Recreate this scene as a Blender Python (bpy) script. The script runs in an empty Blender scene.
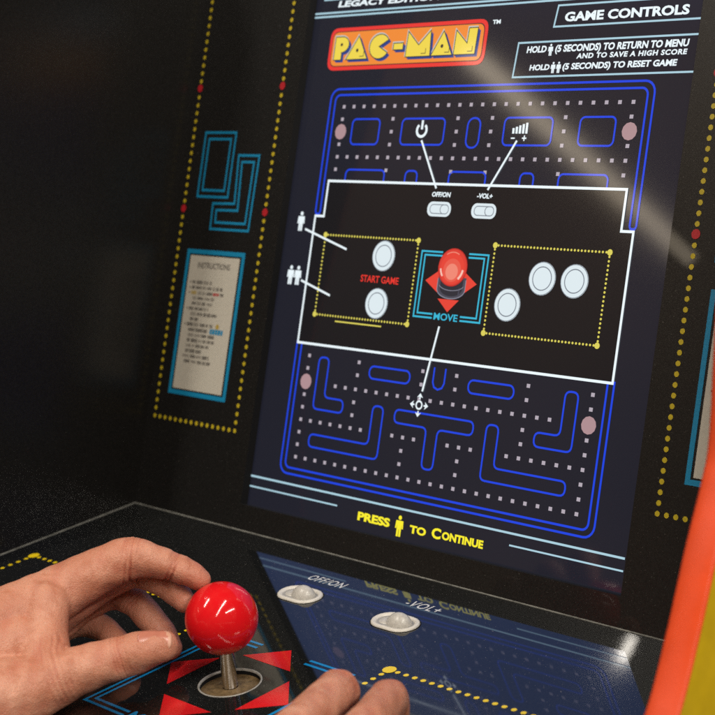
import bpy, bmesh, math, random
import numpy as np
from mathutils import Vector, Matrix

random.seed(7)
SC = bpy.context.scene
COL = SC.collection
T = 0.00808                       # one layout unit (a tile of the on-screen grid) in metres

# ------------------------------------------------------------------ frames
# cabinet frame: X right, Y down the screen, Z into the screen (units: tiles).
YB = 18.58                        # where the control panel meets the bezel
LEAN = math.radians(15)
U = np.array([0, math.sin(LEAN), math.cos(LEAN)])        # up along the screen
N_IN = np.array([0, math.cos(LEAN), -math.sin(LEAN)])    # into the screen
ORG = np.array([0, 0, 0.95])
A20 = math.radians(20)

def cv(x, y, z):
    return Vector((np.array([x, 0, 0]) - (y - YB) * U + (z + .65) * N_IN) * T + ORG)
def scr(x, y, h=0.0):             # a point on the display, h tiles in front of it
    return cv(x, y, -h)
def bez(x, y, h=0.0):             # a point on the bezel sheet
    return cv(x, y, -.65 - h)
def pan(x, w, h=0.0):             # control panel: w towards the player, h above the sheet
    return cv(x, YB + w * math.sin(A20) - h * math.cos(A20), -.65 - w * math.cos(A20) - h * math.sin(A20))
def bz(x, y):                     # bezel print measured through the display plane
    return x * .9919 + .576, y * .9919 + .043

# ------------------------------------------------------------------ materials
def mat(name, col, rough=.5, spec=.5, metal=0., emit=None, estr=1., coat=0., noise=0., nscale=300., bump=0., bscale=900., sss=0., rnoise=0., dust=0.):
    m = bpy.data.materials.new(name); m.use_nodes = True
    nt = m.node_tree; b = nt.nodes['Principled BSDF']
    b.inputs['Base Color'].default_value = (*col, 1)
    b.inputs['Roughness'].default_value = rough
    b.inputs['Specular IOR Level'].default_value = spec
    b.inputs['Metallic'].default_value = metal
    b.inputs['Coat Weight'].default_value = coat
    b.inputs['Coat Roughness'].default_value = .02
    if emit:
        b.inputs['Emission Color'].default_value = (*emit, 1)
        b.inputs['Emission Strength'].default_value = estr
    if noise or bump or rnoise or dust:
        tc = nt.nodes.new('ShaderNodeTexCoord')
    if noise:
        n = nt.nodes.new('ShaderNodeTexNoise'); n.inputs['Scale'].default_value = nscale; n.inputs['Detail'].default_value = 4
        r = nt.nodes.new('ShaderNodeMapRange'); r.inputs['To Min'].default_value = 1 - noise; r.inputs['To Max'].default_value = 1 + noise
        r.inputs['From Min'].default_value = .3; r.inputs['From Max'].default_value = .7
        x = nt.nodes.new('ShaderNodeMix'); x.data_type = 'RGBA'; x.blend_type = 'MULTIPLY'; x.inputs[0].default_value = 1
        x.inputs[6].default_value = (*col, 1)
        nt.links.new(tc.outputs['Object'], n.inputs['Vector']); nt.links.new(n.outputs['Fac'], r.inputs['Value'])
        nt.links.new(r.outputs[0], x.inputs[7]); nt.links.new(x.outputs[2], b.inputs['Base Color'])
    if dust:
        n = nt.nodes.new('ShaderNodeTexNoise'); n.inputs['Scale'].default_value = 1500; n.inputs['Detail'].default_value = 1
        r = nt.nodes.new('ShaderNodeMapRange'); r.inputs['From Min'].default_value = .74; r.inputs['From Max'].default_value = .80; r.inputs['To Max'].default_value = dust
        x2 = nt.nodes.new('ShaderNodeMix'); x2.data_type = 'RGBA'; x2.inputs[7].default_value = (.36, .34, .31, 1)
        nt.links.new(tc.outputs['Object'], n.inputs['Vector']); nt.links.new(n.outputs['Fac'], r.inputs['Value']); nt.links.new(r.outputs[0], x2.inputs[0])
        src = b.inputs['Base Color'].links[0].from_socket if b.inputs['Base Color'].links else None
        if src: nt.links.new(src, x2.inputs[6])
        else: x2.inputs[6].default_value = (*col, 1)
        nt.links.new(x2.outputs[2], b.inputs['Base Color'])
    if rnoise:
        n = nt.nodes.new('ShaderNodeTexNoise'); n.inputs['Scale'].default_value = 40; n.inputs['Detail'].default_value = 6
        r = nt.nodes.new('ShaderNodeMapRange'); r.inputs['To Min'].default_value = max(.02, rough - rnoise); r.inputs['To Max'].default_value = rough + rnoise
        r.inputs['From Min'].default_value = .35; r.inputs['From Max'].default_value = .65
        nt.links.new(tc.outputs['Object'], n.inputs['Vector']); nt.links.new(n.outputs['Fac'], r.inputs['Value'])
        nt.links.new(r.outputs[0], b.inputs['Roughness'])
    if bump:
        n = nt.nodes.new('ShaderNodeTexNoise'); n.inputs['Scale'].default_value = bscale; n.inputs['Detail'].default_value = 3
        bp = nt.nodes.new('ShaderNodeBump'); bp.inputs['Strength'].default_value = bump; bp.inputs['Distance'].default_value = .0005
        nt.links.new(tc.outputs['Object'], n.inputs['Vector']); nt.links.new(n.outputs['Fac'], bp.inputs['Height'])
        nt.links.new(bp.outputs[0], b.inputs['Normal'])
    return m

def lcd_mat(name, col, emit, rough=.068, leak=.48):
    """A lit LCD pixel: its own picture plus the blue backlight leak such a panel shows when seen from well below."""
    m = mat(name, col, rough=rough, spec=.5)
    nt = m.node_tree; b = nt.nodes['Principled BSDF']
    g = nt.nodes.new('ShaderNodeNewGeometry')
    d = nt.nodes.new('ShaderNodeVectorMath'); d.operation = 'DOT_PRODUCT'
    d.inputs[1].default_value = tuple(-U)
    r = nt.nodes.new('ShaderNodeMapRange'); r.interpolation_type = 'SMOOTHSTEP'
    r.inputs['From Min'].default_value = .2; r.inputs['From Max'].default_value = .62; r.inputs['To Max'].default_value = leak
    mx = nt.nodes.new('ShaderNodeMix'); mx.data_type = 'RGBA'; mx.blend_type = 'MIX'
    mx.inputs[6].default_value = (*emit, 1); mx.inputs[7].default_value = tuple(c * .48 / leak for c in LEAK) + (1,)
    nt.links.new(g.outputs['Incoming'], d.inputs[0]); nt.links.new(d.outputs['Value'], r.inputs['Value'])
    nt.links.new(r.outputs[0], mx.inputs[0]); nt.links.new(mx.outputs[2], b.inputs['Emission Color'])
    b.inputs['Emission Strength'].default_value = 1
    return m
LEAK = (.165, .275, .70)

M = {}
M['bezel'] = mat('bezel_black', (.010, .0095, .009), dust=.35, rough=.34, spec=.36, coat=.3, noise=.3, nscale=900, bump=.04, bscale=2500)
M['wall'] = mat('side_black', (.008, .0075, .007), rough=.27, spec=.34, noise=.3, nscale=900, bump=.05, bscale=2500)
M['lcd'] = lcd_mat('lcd_black', (.012, .012, .014), (.0075, .0085, .0170))
M['lcd_dark'] = lcd_mat('lcd_diagram_black', (.012, .012, .014), (.0035, .0032, .0045))
def lit(name, c): M[name] = lcd_mat('lcd_' + name, (.02, .02, .02), c, rough=.07, leak=.52 if name in ('maze_blue', 'dot', 'pink') else .12)
lit('white', (.84, .94, .98)); lit('cyan_white', (.40, .62, .72)); lit('maze_blue', (.002, .050, .74)); lit('dot', (.44, .39, .45)); lit('pink', (.42, .26, .28))
lit('yellow', (.95, .84, .02)); lit('dot_yellow', (.70, .62, .10)); lit('logo_yellow', (.85, .66, .07)); lit('logo_orange', (.86, .25, .03)); lit('logo_red', (.80, .03, .025))
lit('logo_blue', (.02, .05, .24)); lit('ink', (.015, .012, .02)); lit('sky', (.03, .46, .66)); lit('red', (.78, .03, .02)); lit('ball_red', (.78, .05, .03)); lit('ball_hi', (.88, .28, .20))
lit('grey', (.055, .055, .085)); lit('grey_hi', (.22, .22, .28)); lit('button', (.72, .82, .86)); lit('button_line', (.20, .23, .27)); lit('logo_hi', (.55, .55, .50))
M['print_yellow'] = mat('print_yellow', (.48, .37, .015), rough=.4, noise=.12, nscale=1500)
M['print_red'] = mat('print_red', (.42, .012, .02), rough=.4)
M['print_blue'] = mat('print_blue', (.006, .22, .42), rough=.4, noise=.12, nscale=1500)
M['card'] = mat('card_paper', (.50, .47, .40), rough=.6, noise=.06, nscale=700)
M['card_ink'] = mat('card_ink', (.10, .09, .08), rough=.6)
M['card_grey'] = mat('card_grey', (.24, .22, .19), rough=.6)
M['card_gold'] = mat('card_gold', (.40, .28, .05), rough=.6)
M['panel'] = mat('panel_sheet', (.008, .0085, .0085), rough=.032, spec=.85, noise=.3, nscale=900, rnoise=.018, dust=.8)
M['panel_red'] = mat('panel_red', (.62, .012, .016), rough=.06, spec=.6)
M['panel_blue'] = mat('panel_blue', (.006, .22, .52), rough=.06, spec=.6)
M['panel_yellow'] = mat('panel_yellow', (.80, .58, .01), rough=.06, spec=.6)
M['panel_white'] = mat('panel_white', (.62, .63, .62), rough=.1, spec=.5)
M['acrylic_edge'] = mat('acrylic_edge', (.22, .22, .20), rough=.35, noise=.35, nscale=250)
M['wood'] = mat('deck_core', (.010, .010, .010), rough=.85, spec=.15)
M['orange'] = mat('edge_orange', (.70, .072, .018), rough=.40, spec=.4, bump=.12, bscale=1400, noise=.07, nscale=90, rnoise=.12)
M['side_yellow'] = mat('side_yellow', (.58, .40, .008), rough=.4, spec=.4, noise=.07, nscale=120, rnoise=.12, bump=.08, bscale=1500)
M['ball'] = mat('ball_red', (.66, .008, .012), rough=.12, spec=.55, rnoise=.07, dust=.25, bump=.03, bscale=700)
M['steel'] = mat('shaft_steel', (.62, .60, .58), rough=.2, metal=1., rnoise=.08)
M['washer'] = mat('dust_washer', (.15, .10, .048), rough=.3, spec=.6, noise=.4, nscale=350)
M['rim'] = mat('hole_rim', (.30, .29, .26), rough=.3, noise=.25, nscale=400)
M['ivory'] = mat('switch_ivory', (.66, .63, .57), rough=.35, noise=.06, nscale=800)
M['ivory_dark'] = mat('switch_ivory_knob', (.52, .50, .46), rough=.3, noise=.12, nscale=800)
M['switch_gap'] = mat('switch_well', (.34, .33, .31), rough=.5)

# ------------------------------------------------------------------ builders
def link(o, parent=None):
    COL.objects.link(o)
    if parent is not None:
        o.parent = parent
    return o
def empty(name, loc, parent=None):
    o = bpy.data.objects.new(name, None); o.location = loc; o.empty_display_size = .02
    return link(o, parent)
ROOTLOC = cv(0, YB, -.65)

class MB:
    """collects faces in world space and builds one mesh object"""
    def __init__(s): s.v = []; s.f = []; s.m = []; s.mats = []
    def mi(s, name):
        if name not in s.mats: s.mats.append(name)
        return s.mats.index(name)
    def add(s, verts, faces, m):
        k = len(s.v); s.v += [tuple(v) for v in verts]; i = s.mi(m)
        for f in faces: s.f.append([k + a for a in f]); s.m.append(i)
    def build(s, name, parent=None, smooth=False, recalc=True):
        me = bpy.data.meshes.new(name)
        me.from_pydata(s.v, [], s.f)
        for a in s.mats: me.materials.append(M[a])
        for p, i in zip(me.polygons, s.m): p.material_index = i; p.use_smooth = smooth
        if recalc:
            bm = bmesh.new(); bm.from_mesh(me); bmesh.ops.recalc_face_normals(bm, faces=bm.faces); bm.to_mesh(me); bm.free()
        me.update()
        o = bpy.data.objects.new(name, me)
        link(o, parent)
        if parent is not None:
            o.matrix_parent_inverse = Matrix.Translation(-WORLDLOC.get(parent.name, Vector((0, 0, 0))))
        return o
WORLDLOC = {}
def place_empty(name, loc, parent=None):
    o = bpy.data.objects.new(name, None); o.empty_display_size = .02
    link(o, parent)
    base = WORLDLOC.get(parent.name, Vector((0, 0, 0))) if parent else Vector((0, 0, 0))
    o.location = loc - base
    WORLDLOC[o.name] = Vector(loc)
    return o

class Sheet(MB):
    """flat print on a surface: frame(x, y, h) gives the world point; h = layer height"""
    def __init__(s, frame, h0=.02, flip=False): super().__init__(); s.fr = frame; s.h = h0
    def poly(s, pts, m, lay=0):
        s.add([s.fr(x, y, s.h + lay * .012) for x, y in pts], [list(range(len(pts)))], m)
    def tri(s, pts, tris, m, lay=0):
        s.add([s.fr(x, y, s.h + lay * .012) for x, y in pts], tris, m)
    def disc(s, x, y, r, m, lay=0, n=14, ry=None):
        ry = ry or r
        s.poly([(x + r * math.cos(a * 2 * math.pi / n), y + ry * math.sin(a * 2 * math.pi / n)) for a in range(n)], m, lay)
    def ring(s, x, y, r, w, m, lay=0, n=28, a0=0, a1=360):
        full = a1 - a0 >= 360
        k = n if full else n + 1
        an = [math.radians(a0 + (a1 - a0) * i / n) for i in range(k)]
        s.line([(x + r * math.cos(a), y + r * math.sin(a)) for a in an], w, m, closed=full, lay=lay)
    def line(s, pts, w, m, closed=False, lay=0):
        P = [Vector(p) for p in pts]; n = len(P); L = []; R = []
        for i in range(n):
            if closed: a, b = P[i - 1], P[(i + 1) % n]
            else: a, b = P[max(i - 1, 0)], P[min(i + 1, n - 1)]
            d1 = (P[i] - a); d2 = (b - P[i])
            if d1.length < 1e-6: d1 = d2
            if d2.length < 1e-6: d2 = d1
            d1 = d1.normalized(); d2 = d2.normalized()
            t = d1 + d2
            if t.length < 1e-4: t = d1
            t.normalize(); nrm = Vector((-t.y, t.x)); c = max(.45, nrm.dot(Vector((-d1.y, d1.x))))
            L.append(P[i] + nrm * (w / 2 / c)); R.append(P[i] - nrm * (w / 2 / c))
        pts2 = [tuple(p) for p in L + R]
        fs = [[i, (i + 1) % n, n + (i + 1) % n, n + i] for i in range(n if closed else n - 1)]
        s.tri(pts2, fs, m, lay)
    def box(s, x0, y0, x1, y1, w, m, lay=0):
        s.line([(x0, y0), (x1, y0), (x1, y1), (x0, y1)], w, m, True, lay)
    def dots(s, a, b, step, r, m, lay=0, skip_ends=False, n=8, ry=None):
        a = Vector(a); b = Vector(b); k = max(1, round((b - a).length / step))
        for i in range(k + 1):
            if skip_ends and i in (0, k): continue
            p = a.lerp(b, i / k); s.disc(p.x, p.y, r, m, lay, n, ry)
    def square(s, x, y, r, m, lay=0):
        s.poly([(x - r, y - r * .9), (x + r, y - r * .9), (x + r, y + r * .9), (x - r, y + r * .9)], m, lay)
    def text(s, body, x0, x1, ytop, ybase, m, lay=0, bold=.02, shear=0., skew=None, spacing=1.0):
        """letters fitted into the box x0..x1, ytop..ybase"""
        cu = bpy.data.curves.new('t', 'FONT'); cu.body = body; cu.size = 1; cu.offset = bold; cu.shear = shear; cu.resolution_u = 3
        cu.space_character = spacing
        o = bpy.data.objects.new('t', cu); COL.objects.link(o)
        dg = bpy.context.evaluated_depsgraph_get(); dg.update()
        me = bpy.data.meshes.new_from_object(o.evaluated_get(dg))
        vs = [v.co.copy() for v in me.vertices]; fs = [list(p.vertices) for p in me.polygons]
        bpy.data.objects.remove(o); bpy.data.curves.remove(cu); bpy.data.meshes.remove(me)
        ax = min(v.x for v in vs); bx = max(v.x for v in vs); ay = min(v.y for v in vs); by = max(v.y for v in vs)
        if any(c in body for c in '(),'): ay, by = 0.0 - .14 * 0 - .12, .73 + .04
        pts = [(x0 + (v.x - ax) / (bx - ax) * (x1 - x0), ybase + (v.y - ay) / (by - ay) * (ytop - ybase)) for v in vs]
        s.tri(pts, fs, m, lay)
    def person(s, x, y0, y1, m, lay=0, w=1.):
        h = y1 - y0; k = h * .23 * w
        s.disc(x, y0 + h * .10, h * .105, m, lay, 12)
        s.poly([(x - k, y0 + h * .24), (x + k, y0 + h * .24), (x + k * 1.12, y0 + h * .62), (x + k * .72, y0 + h * .62), (x + k * .62, y0 + h * .40),
                (x + k * .62, y1), (x + k * .08, y1), (x + k * .05, y0 + h * .66), (x - k * .05, y0 + h * .66), (x - k * .08, y1), (x - k * .62, y1),
                (x - k * .62, y0 + h * .40), (x - k * .72, y0 + h * .62), (x - k * 1.12, y0 + h * .62)], m, lay)

def rrect(x0, y0, x1, y1, r, n=5):
    out = []
    for cx, cy, a in ((x1 - r, y0 + r, -90), (x1 - r, y1 - r, 0), (x0 + r, y1 - r, 90), (x0 + r, y0 + r, 180)):
        for i in range(n + 1):
            t = math.radians(a + 90 * i / n); out.append((cx + r * math.cos(t), cy + r * math.sin(t)))
    return out
def fillet(pts, r, n=4):
    """rounds the corners of a closed outline"""
    P = [Vector(p) for p in pts]; out = []
    for i in range(len(P)):
        a, b, c = P[i - 1], P[i], P[(i + 1) % len(P)]
        d1 = (a - b); d2 = (c - b); rr = min(r, d1.length * .499, d2.length * .499)
        p0 = b + d1.normalized() * rr; p1 = b + d2.normalized() * rr
        for k in range(n + 1):
            t = k / n; out.append(tuple((1 - t) ** 2 * p0 + 2 * t * (1 - t) * b + t * t * p1))
    return out

# ================================================================== THE CABINET
cab = place_empty('arcade_cabinet', ROOTLOC)
cab['label'] = 'black arcade cabinet with lit game screen, glossy control panel, orange edges and yellow side'
cab['category'] = 'arcade machine'

XL, XR, TH = -29.06, 30.7, 1.62
# ---- bezel sheet with the display opening
def slab(mb, frame, pts, h0, h1, m, side=None):
    n = len(pts)
    top = [frame(x, y, h1) for x, y in pts]; bot = [frame(x, y, h0) for x, y in pts]
    mb.add(top + bot, [list(range(n)), list(range(2 * n - 1, n - 1, -1))], m)
    mb.add(top + bot, [[i, (i + 1) % n, n + (i + 1) % n, n + i] for i in range(n)], side or m)
b = MB()
TOPY = -26.
for x0, y0, x1, y1 in ((XL, TOPY, -16.9, YB - .03), (16.9, TOPY, XR, YB - .03), (-16.9, 16.72, 16.9, YB - .03), (-16.9, TOPY, 16.9, -25.)):
    slab(b, bez, [(x0, y0), (x1, y0), (x1, y1), (x0, y1)], -.9, 0, 'bezel', 'wood')
bezel = b.build('bezel', cab)

# ---- prints on the bezel
def art_side(sgn):
    f = lambda x: x * sgn
    dots = Sheet(bez, .02); RD = .17
    xi, xo = (-18.62, -28.1)
    step = .62
    dots.dots((f(xi), 11.58), (f(xi), -24), step, RD, 'print_yellow', n=10)
    dots.dots((f(xo), 11.58), (f(xo), -24), step, RD, 'print_yellow', n=10)
    dots.dots((f(xo), 11.58), (f(xi), 11.58), step, RD, 'print_yellow', skip_ends=True, n=10)
    for x in (xi, xo):
        for y in (-14.1, -4.68, -23.4): dots.disc(f(x), y, .30, 'print_red', 1, 14)
    dots.build('dotted_border', bezel)
    k = Sheet(bez, .02); W = .19
    def dbl(pts):
        k.line([(f(x), y) for x, y in pts], W, 'print_blue', True)
        c = Vector((0, 0))
    def band(x0, y0, x1, y1):
        k.box(min(f(x0), f(x1)), y0, max(f(x0), f(x1)), y1, W, 'print_blue')
    a = bz(-27.45, -10.75); c = bz(-23.85, -5.75)
    band(a[0], a[1], c[0], c[1]); band(a[0] + .5, a[1] + .5, c[0] - .5, c[1] - .5)
    P = [(-23.2, -9.0), (-20.85, -9.0), (-20.95, -3.28), (-25.38, -3.28), (-25.45, -5.25), (-22.95, -5.3)]
    P = [bz(*p) for p in P]; dbl(P)
    Q = [(-22.72, -8.5), (-21.35, -8.5), (-21.42, -3.8), (-24.9, -3.8), (-24.95, -4.75), (-22.48, -4.78)]
    dbl([bz(*p) for p in Q])
    # the next outline block, cut by the top of the picture
    k.build('key_pattern', bezel)
    cd = Sheet(bez, .02)
    a = bz(-27.68, -1.6); c = bz(-20.92, 9.65)
    x0, x1 = sorted((f(a[0]), f(c[0])))
    cd.box(x0 + .14, a[1] + .14, x1 - .14, c[1] - .14, .34, 'print_blue')
    a2 = bz(-27.22, -1.16); c2 = bz(-21.42, 9.22)
    u0, u1 = sorted((f(a2[0]), f(c2[0])))
    cd.poly([(u0, a2[1]), (u1, a2[1]), (u1, c2[1]), (u0, c2[1])], 'card')
    rnd = random.Random(3)
    cd.text('INSTRUCTIONS', u0 + 1.0, u1 - 1.0, a2[1] + .50, a2[1] + .95, 'card_ink', 1, bold=.015)
    y = a2[1] + 2.05
    for ln in range(16):
        x = u0 + .65 + (0 if ln in (0, 1, 2, 5, 8, 14) else .25)
        if ln in (0, 1, 2, 5, 8): cd.disc(x - .22, y, .07, 'card_ink', 1, 8)
        wmax = (2.2, 3.6, 3.8, 2.6, 2.4, 2.2, 3.1, 1.1, 3.0, 2.2, 3.2, 3.2, 2.6, 1.8, 3.1, 3.2)[ln]
        e = x + wmax
        while x < e:
            w = rnd.uniform(.25, .75); h = rnd.uniform(.10, .14)
            mm = 'card_ink' if rnd.random() < .65 else 'card_grey'
            if ln == 2 and x > e - 1.6: mm = 'print_red' if x < e - .9 else 'card_ink'
            if ln == 2 and x < u0 + 1.4: mm = 'card_gold'
            # a word as uneven strokes: too small and soft to read
            q = x
            while q < min(x + w, e):
                s_ = rnd.uniform(.05, .09); cd.poly([(q, y - h * rnd.uniform(.7, 1.2)), (q + s_, y - h), (q + s_, y + h * rnd.uniform(.7, 1.1)), (q, y + h)], mm, 1)
                q += s_ + rnd.uniform(.015, .04)
            x += w + .16
        if ln == 9:
            q = u1 - 2.3
            for w_ in (.22, .30, .26, .30, .22):
                cd.poly([(q, y - .2), (q + w_, y - .22), (q + w_ * .96, y + .17), (q, y + .19)], 'print_blue', 1); q += w_ + .05
        if ln == 8:
            cd.disc(u1 - 1.5, y - .02, .2, 'card_gold', 1)
        y += .405
    cd.build('instruction_card', bezel)
art_side(1); art_side(-1)

# ---- the display
b = MB()
slab(b, scr, [(-16.87, -24.9), (16.87, -24.9), (16.87, 16.95), (-16.87, 16.95)], -.6, 0, 'lcd')
slab(b, scr, [(-19, -25.2), (19, -25.2), (19, 17.6), (-19, 17.6)], -1.2, -.62, 'bezel')
screen = b.build('screen', cab)

WL = .145
# blue playfield outline and bars: a plain maze of rounded bars
mz = Sheet(scr, .02)
def yy(row): return (row - 15) * .9
for e, in ((0,),):
    out = rrect(-13.95, -13.88, 13.95, 13.88, .75); inn = rrect(-13.47, -13.45, 13.47, 13.45, .45)
    def clipped(pts, x0=None):
        pass
    # outer and inner borders: closed below, broken where the diagram panel lies over them
    for (pts, xb) in ((out, 13.95), (inn, 13.47)):
        up = [p for p in pts if p[1] < 0]; lo = [p for p in pts if p[1] > 0]
        # order: right-top corner first, then right-bottom, left-bottom, left-top
        n = 6
        rt, rb, lb, lt = pts[:n], pts[n:2 * n], pts[2 * n:3 * n], pts[3 * n:]
        mz.line([(-xb, -5.0)] + lt + rt + [(xb, -5.0)], WL, 'maze_blue')
        mz.line([(xb, 4.35)] + rb + lb + [(-xb, 4.35)], WL, 'maze_blue')
    for s in (-1, 1): mz.line([(s * 13.95, -5.0), (s * 13.85, -4.86), (s * 13.57, -4.86), (s * 13.47, -5.0)], WL, 'maze_blue')
def pill(x0, y0, x1, y1, r=.42): mz.line(rrect(x0, y0, x1, y1, min(r, abs(x1 - x0) / 2 - .01, abs(y1 - y0) / 2 - .01)), WL * .9, 'maze_blue', True)
pill(-6.55, yy(2.0), -2.6, yy(4.0), .35); pill(2.6, yy(2.0), 6.55, yy(4.0), .35)
pill(-11.4, yy(2.0), -8.7, yy(4.0), .35); pill(8.7, yy(2.0), 11.4, yy(4.0), .35)
pill(-.55, yy(2.0), .55, yy(4.2), .5)
for x0, x1 in ((-11.4, -7.6), (-5.6, -4.5), (-1.6, 1.6), (4.5, 5.6), (7.6, 11.4)):
    mz.line([(x0, -7.28), (x0, -7.75)] + [(x0 + .35 - .35 * math.cos(a), -7.75 - .35 * math.sin(a)) for a in (.4, .8, 1.2, 1.57)]
            + [(x1 - .35 + .35 * math.cos(a), -7.75 - .35 * math.sin(a)) for a in (1.57, 1.2, .8, .4)] + [(x1, -7.75), (x1, -7.28)], WL * .9, 'maze_blue')
for s in (-1, 1):
    def fl(pts): mz.line(fillet([(s * x, y) for x, y in pts], .42), WL * .9, 'maze_blue', True)
    pill(*sorted((s * 6.4, s * 2.6))[:1], yy(21.05), sorted((s * 6.4, s * 2.6))[1], yy(22.0), .4)
    fl([(11.45, yy(20.9)), (11.45, yy(25)), (8.5, yy(25)), (8.5, yy(24)), (10.45, yy(24)), (10.45, yy(20.9))])
    fl([(5.6, yy(24)), (5.6, yy(27)), (11.4, yy(27)), (11.4, yy(28)), (4.6, yy(28)), (4.6, yy(24))])
mz.line(fillet([(-.5, yy(25)), (-3.5, yy(25)), (-3.5, yy(24)), (3.5, yy(24)), (3.5, yy(25)), (.5, yy(25)), (.5, yy(28)), (-.5, yy(28))], .42), WL * .9, 'maze_blue', True)
mz.line([(-.5, 4.95), (-.5, yy(21.6)), (-.35, yy(21.95)), (0, yy(22.1)), (.35, yy(21.95)), (.5, yy(21.6)), (.5, 4.95)], WL * .9, 'maze_blue')
mz.build('maze_outline', screen)
dt = Sheet(scr, .02); dlow = Sheet(scr, .02)
occ = set()
def dot(x, row):
    k = (round(x * 2), round(row * 2))
    if k in occ: return
    occ.add(k); (dt if row < 15 else dlow).square(x, yy(row), .135, 'dot')
def rng(a, b): 
    k = a
    while k <= b + .01: yield k; k += 1
for x in rng(-12.5, 12.5):
    dot(x, 1); dot(x, 5); dot(x, 29)
    if abs(x) < 10: dot(x, 23)
    if abs(x) > 1 and abs(abs(x) - 5) > .9: dot(x, 26)
for s in (-1, 1):
    for r in (2, 4, 24, 25, 26, 27, 28, 20.9, 21.9): dot(s * 12.5, r)
    for r in (2, 3, 4, 6, 20.9, 21.9): dot(s * 7.5, r)
    for r in (2, 3, 4): dot(s * 1.5, r)
    for r in (6, 20.9, 21.9): dot(s * 1.5, r)
    dot(s * 12.5, 6)
    for r in (24, 25): dot(s * 7.5, r)
    for r in (27, 28): dot(s * 2.5, r)
for x, y in ((-12.5, -10.8), (12.5, -10.8), (-12.5, 7.18), (12.5, 7.18)):
    (dt if y < 0 else dlow).disc(x, y, .56, 'pink', 1, 12, .56)
dt.build('maze_dots', screen); dlow.build('maze_dots', screen)

# header, footer, texts
tx = Sheet(scr, .02)
tx.line([(-16.85, -19.5), (16.85, -19.5)], .13, 'cyan_white'); tx.line([(-16.85, -19.23), (16.85, -19.23)], .13, 'cyan_white')
tx.poly([(-16.1, -21.3), (-4.2, -21.3), (-4.2, -20.42), (-16.1, -20.42)], 'cyan_white')
tx.text('LEGACY EDITION', -14.55, -4.6, -20.33, -19.86, 'white', bold=.04, shear=.12)
tx.line([(16.85, -18.88), (5.72, -18.88), (5.55, -17.52), (16.85, -17.52)], .12, 'cyan_white')
tx.text('GAME CONTROLS', 6.34, 15.62, -18.42, -17.80, 'white', bold=.04)
tx.line([(16.85, -16.58), (2.85, -16.58), (2.72, -14.34), (16.85, -14.34)], .12, 'cyan_white')
tx.text('HOLD', 3.60, 5.22, -16.33, -15.89, 'white', bold=.04, shear=.1)
tx.text('(5 SECONDS) TO RETURN TO MENU', 5.92, 15.92, -16.36, -15.83, 'white', bold=.04, shear=.1)
tx.text('AND TO SAVE A HIGH SCORE', 7.68, 15.86, -15.74, -15.40, 'white', bold=.04, shear=.1, spacing=1.12)
tx.text('HOLD', 4.02, 5.66, -15.12, -14.74, 'white', bold=.04, shear=.1)
tx.text('(5 SECONDS) TO RESET GAME', 6.70, 15.26, -15.16, -14.69, 'white', bold=.04, shear=.1)
tx.person(5.55, -16.42, -15.66, 'white'); tx.person(5.94, -15.25, -14.53, 'white'); tx.person(6.38, -15.25, -14.53, 'white')
tx.build('header_text', screen)
tx = Sheet(scr, .02)
tx.line([(-16.87, 14.6), (16.4, 14.6)], .14, 'cyan_white'); tx.line([(-16.85, 15.35), (-7.71, 15.35)], .11, 'cyan_white'); tx.line([(7.72, 15.35), (16.4, 15.35)], .11, 'cyan_white')
tx.text('PRESS', -5.62, -2.58, 15.40, 16.0, 'yellow', bold=.045); tx.person(-1.70, 15.05, 16.45, 'yellow')
tx.text('TO', -.74, .72, 15.50, 16.04, 'yellow', bold=.045)
tx.text('C', 1.22, 2.02, 15.32, 16.03, 'yellow', bold=.04); tx.text('ONTINUE', 2.13, 5.64, 15.44, 15.98, 'yellow', bold=.045)
tx.build('footer_text', screen)

# title sign
lg = Sheet(scr, .02)
def lp(px, py): return (-14.81 + ((px - 78) + .156 * (py - 98)) * .02783, -18.33 + (py - 98 + .0655 * (px - 78)) * .0208)
OUT = [(-14.86, -18.33), (.07, -18.33), (.07, -15.25), (-14.86, -15.25)]
lg.poly(fillet(OUT, .75, 5), 'logo_red'); 
ins = [(-14.60, -18.07), (-.19, -18.07), (-.19, -15.51), (-14.60, -15.51)]
lg.poly(fillet(ins, .55, 5), 'ink', 1)
ins = [(-14.54, -18.01), (-.25, -18.01), (-.25, -15.57), (-14.54, -15.57)]
lg.poly(fillet(ins, .52, 5), 'logo_orange', 2)
y0, y1 = -17.66, -15.98; H = y1 - y0
def bevel_letter(pts, holes=()):
    lg.line([(x - .10, y - .09) for x, y in pts], .10, 'logo_hi', True, 3)
    lg.poly([(x + .20, y + .17) for x, y in pts], 'logo_blue', 3)
    lg.poly([(x + .10, y + .09) for x, y in pts], 'logo_blue', 4)
    lg.poly(pts, 'logo_yellow', 6); lg.line(pts, .06, 'ink', True, 7)
def arc(cx, cy, rx, ry, a0, a1, n=12): return [(cx + rx * math.cos(math.radians(a0 + (a1 - a0) * i / n)), cy + ry * math.sin(math.radians(a0 + (a1 - a0) * i / n))) for i in range(n + 1)]
bevel_letter([(-14.2, y0), (-13.5, y0)] + arc(-13.5, y0 + H * .34, .72, H * .34, -90, 90, 8) + [(-13.45, y0 + H * .68), (-13.45, y1), (-14.2, y1)])       # P
lg.disc(-13.52, y0 + H * .34, .12, 'ink', 8, 10)
bevel_letter([(-11.85, y0), (-10.80, y1), (-12.95, y1)]); lg.disc(-11.87, y0 + H * .62, .13, 'ink', 8, 10)      # A
bevel_letter(arc(-9.70, y0 + H * .5, .98, H * .52, 32, 328, 18) + [(-9.75, y0 + H * .5)])                        # C
bevel_letter([(-8.35, y0 + H * .40), (-7.42, y0 + H * .40), (-7.42, y0 + H * .68), (-8.35, y0 + H * .68)])   # hyphen
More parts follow.
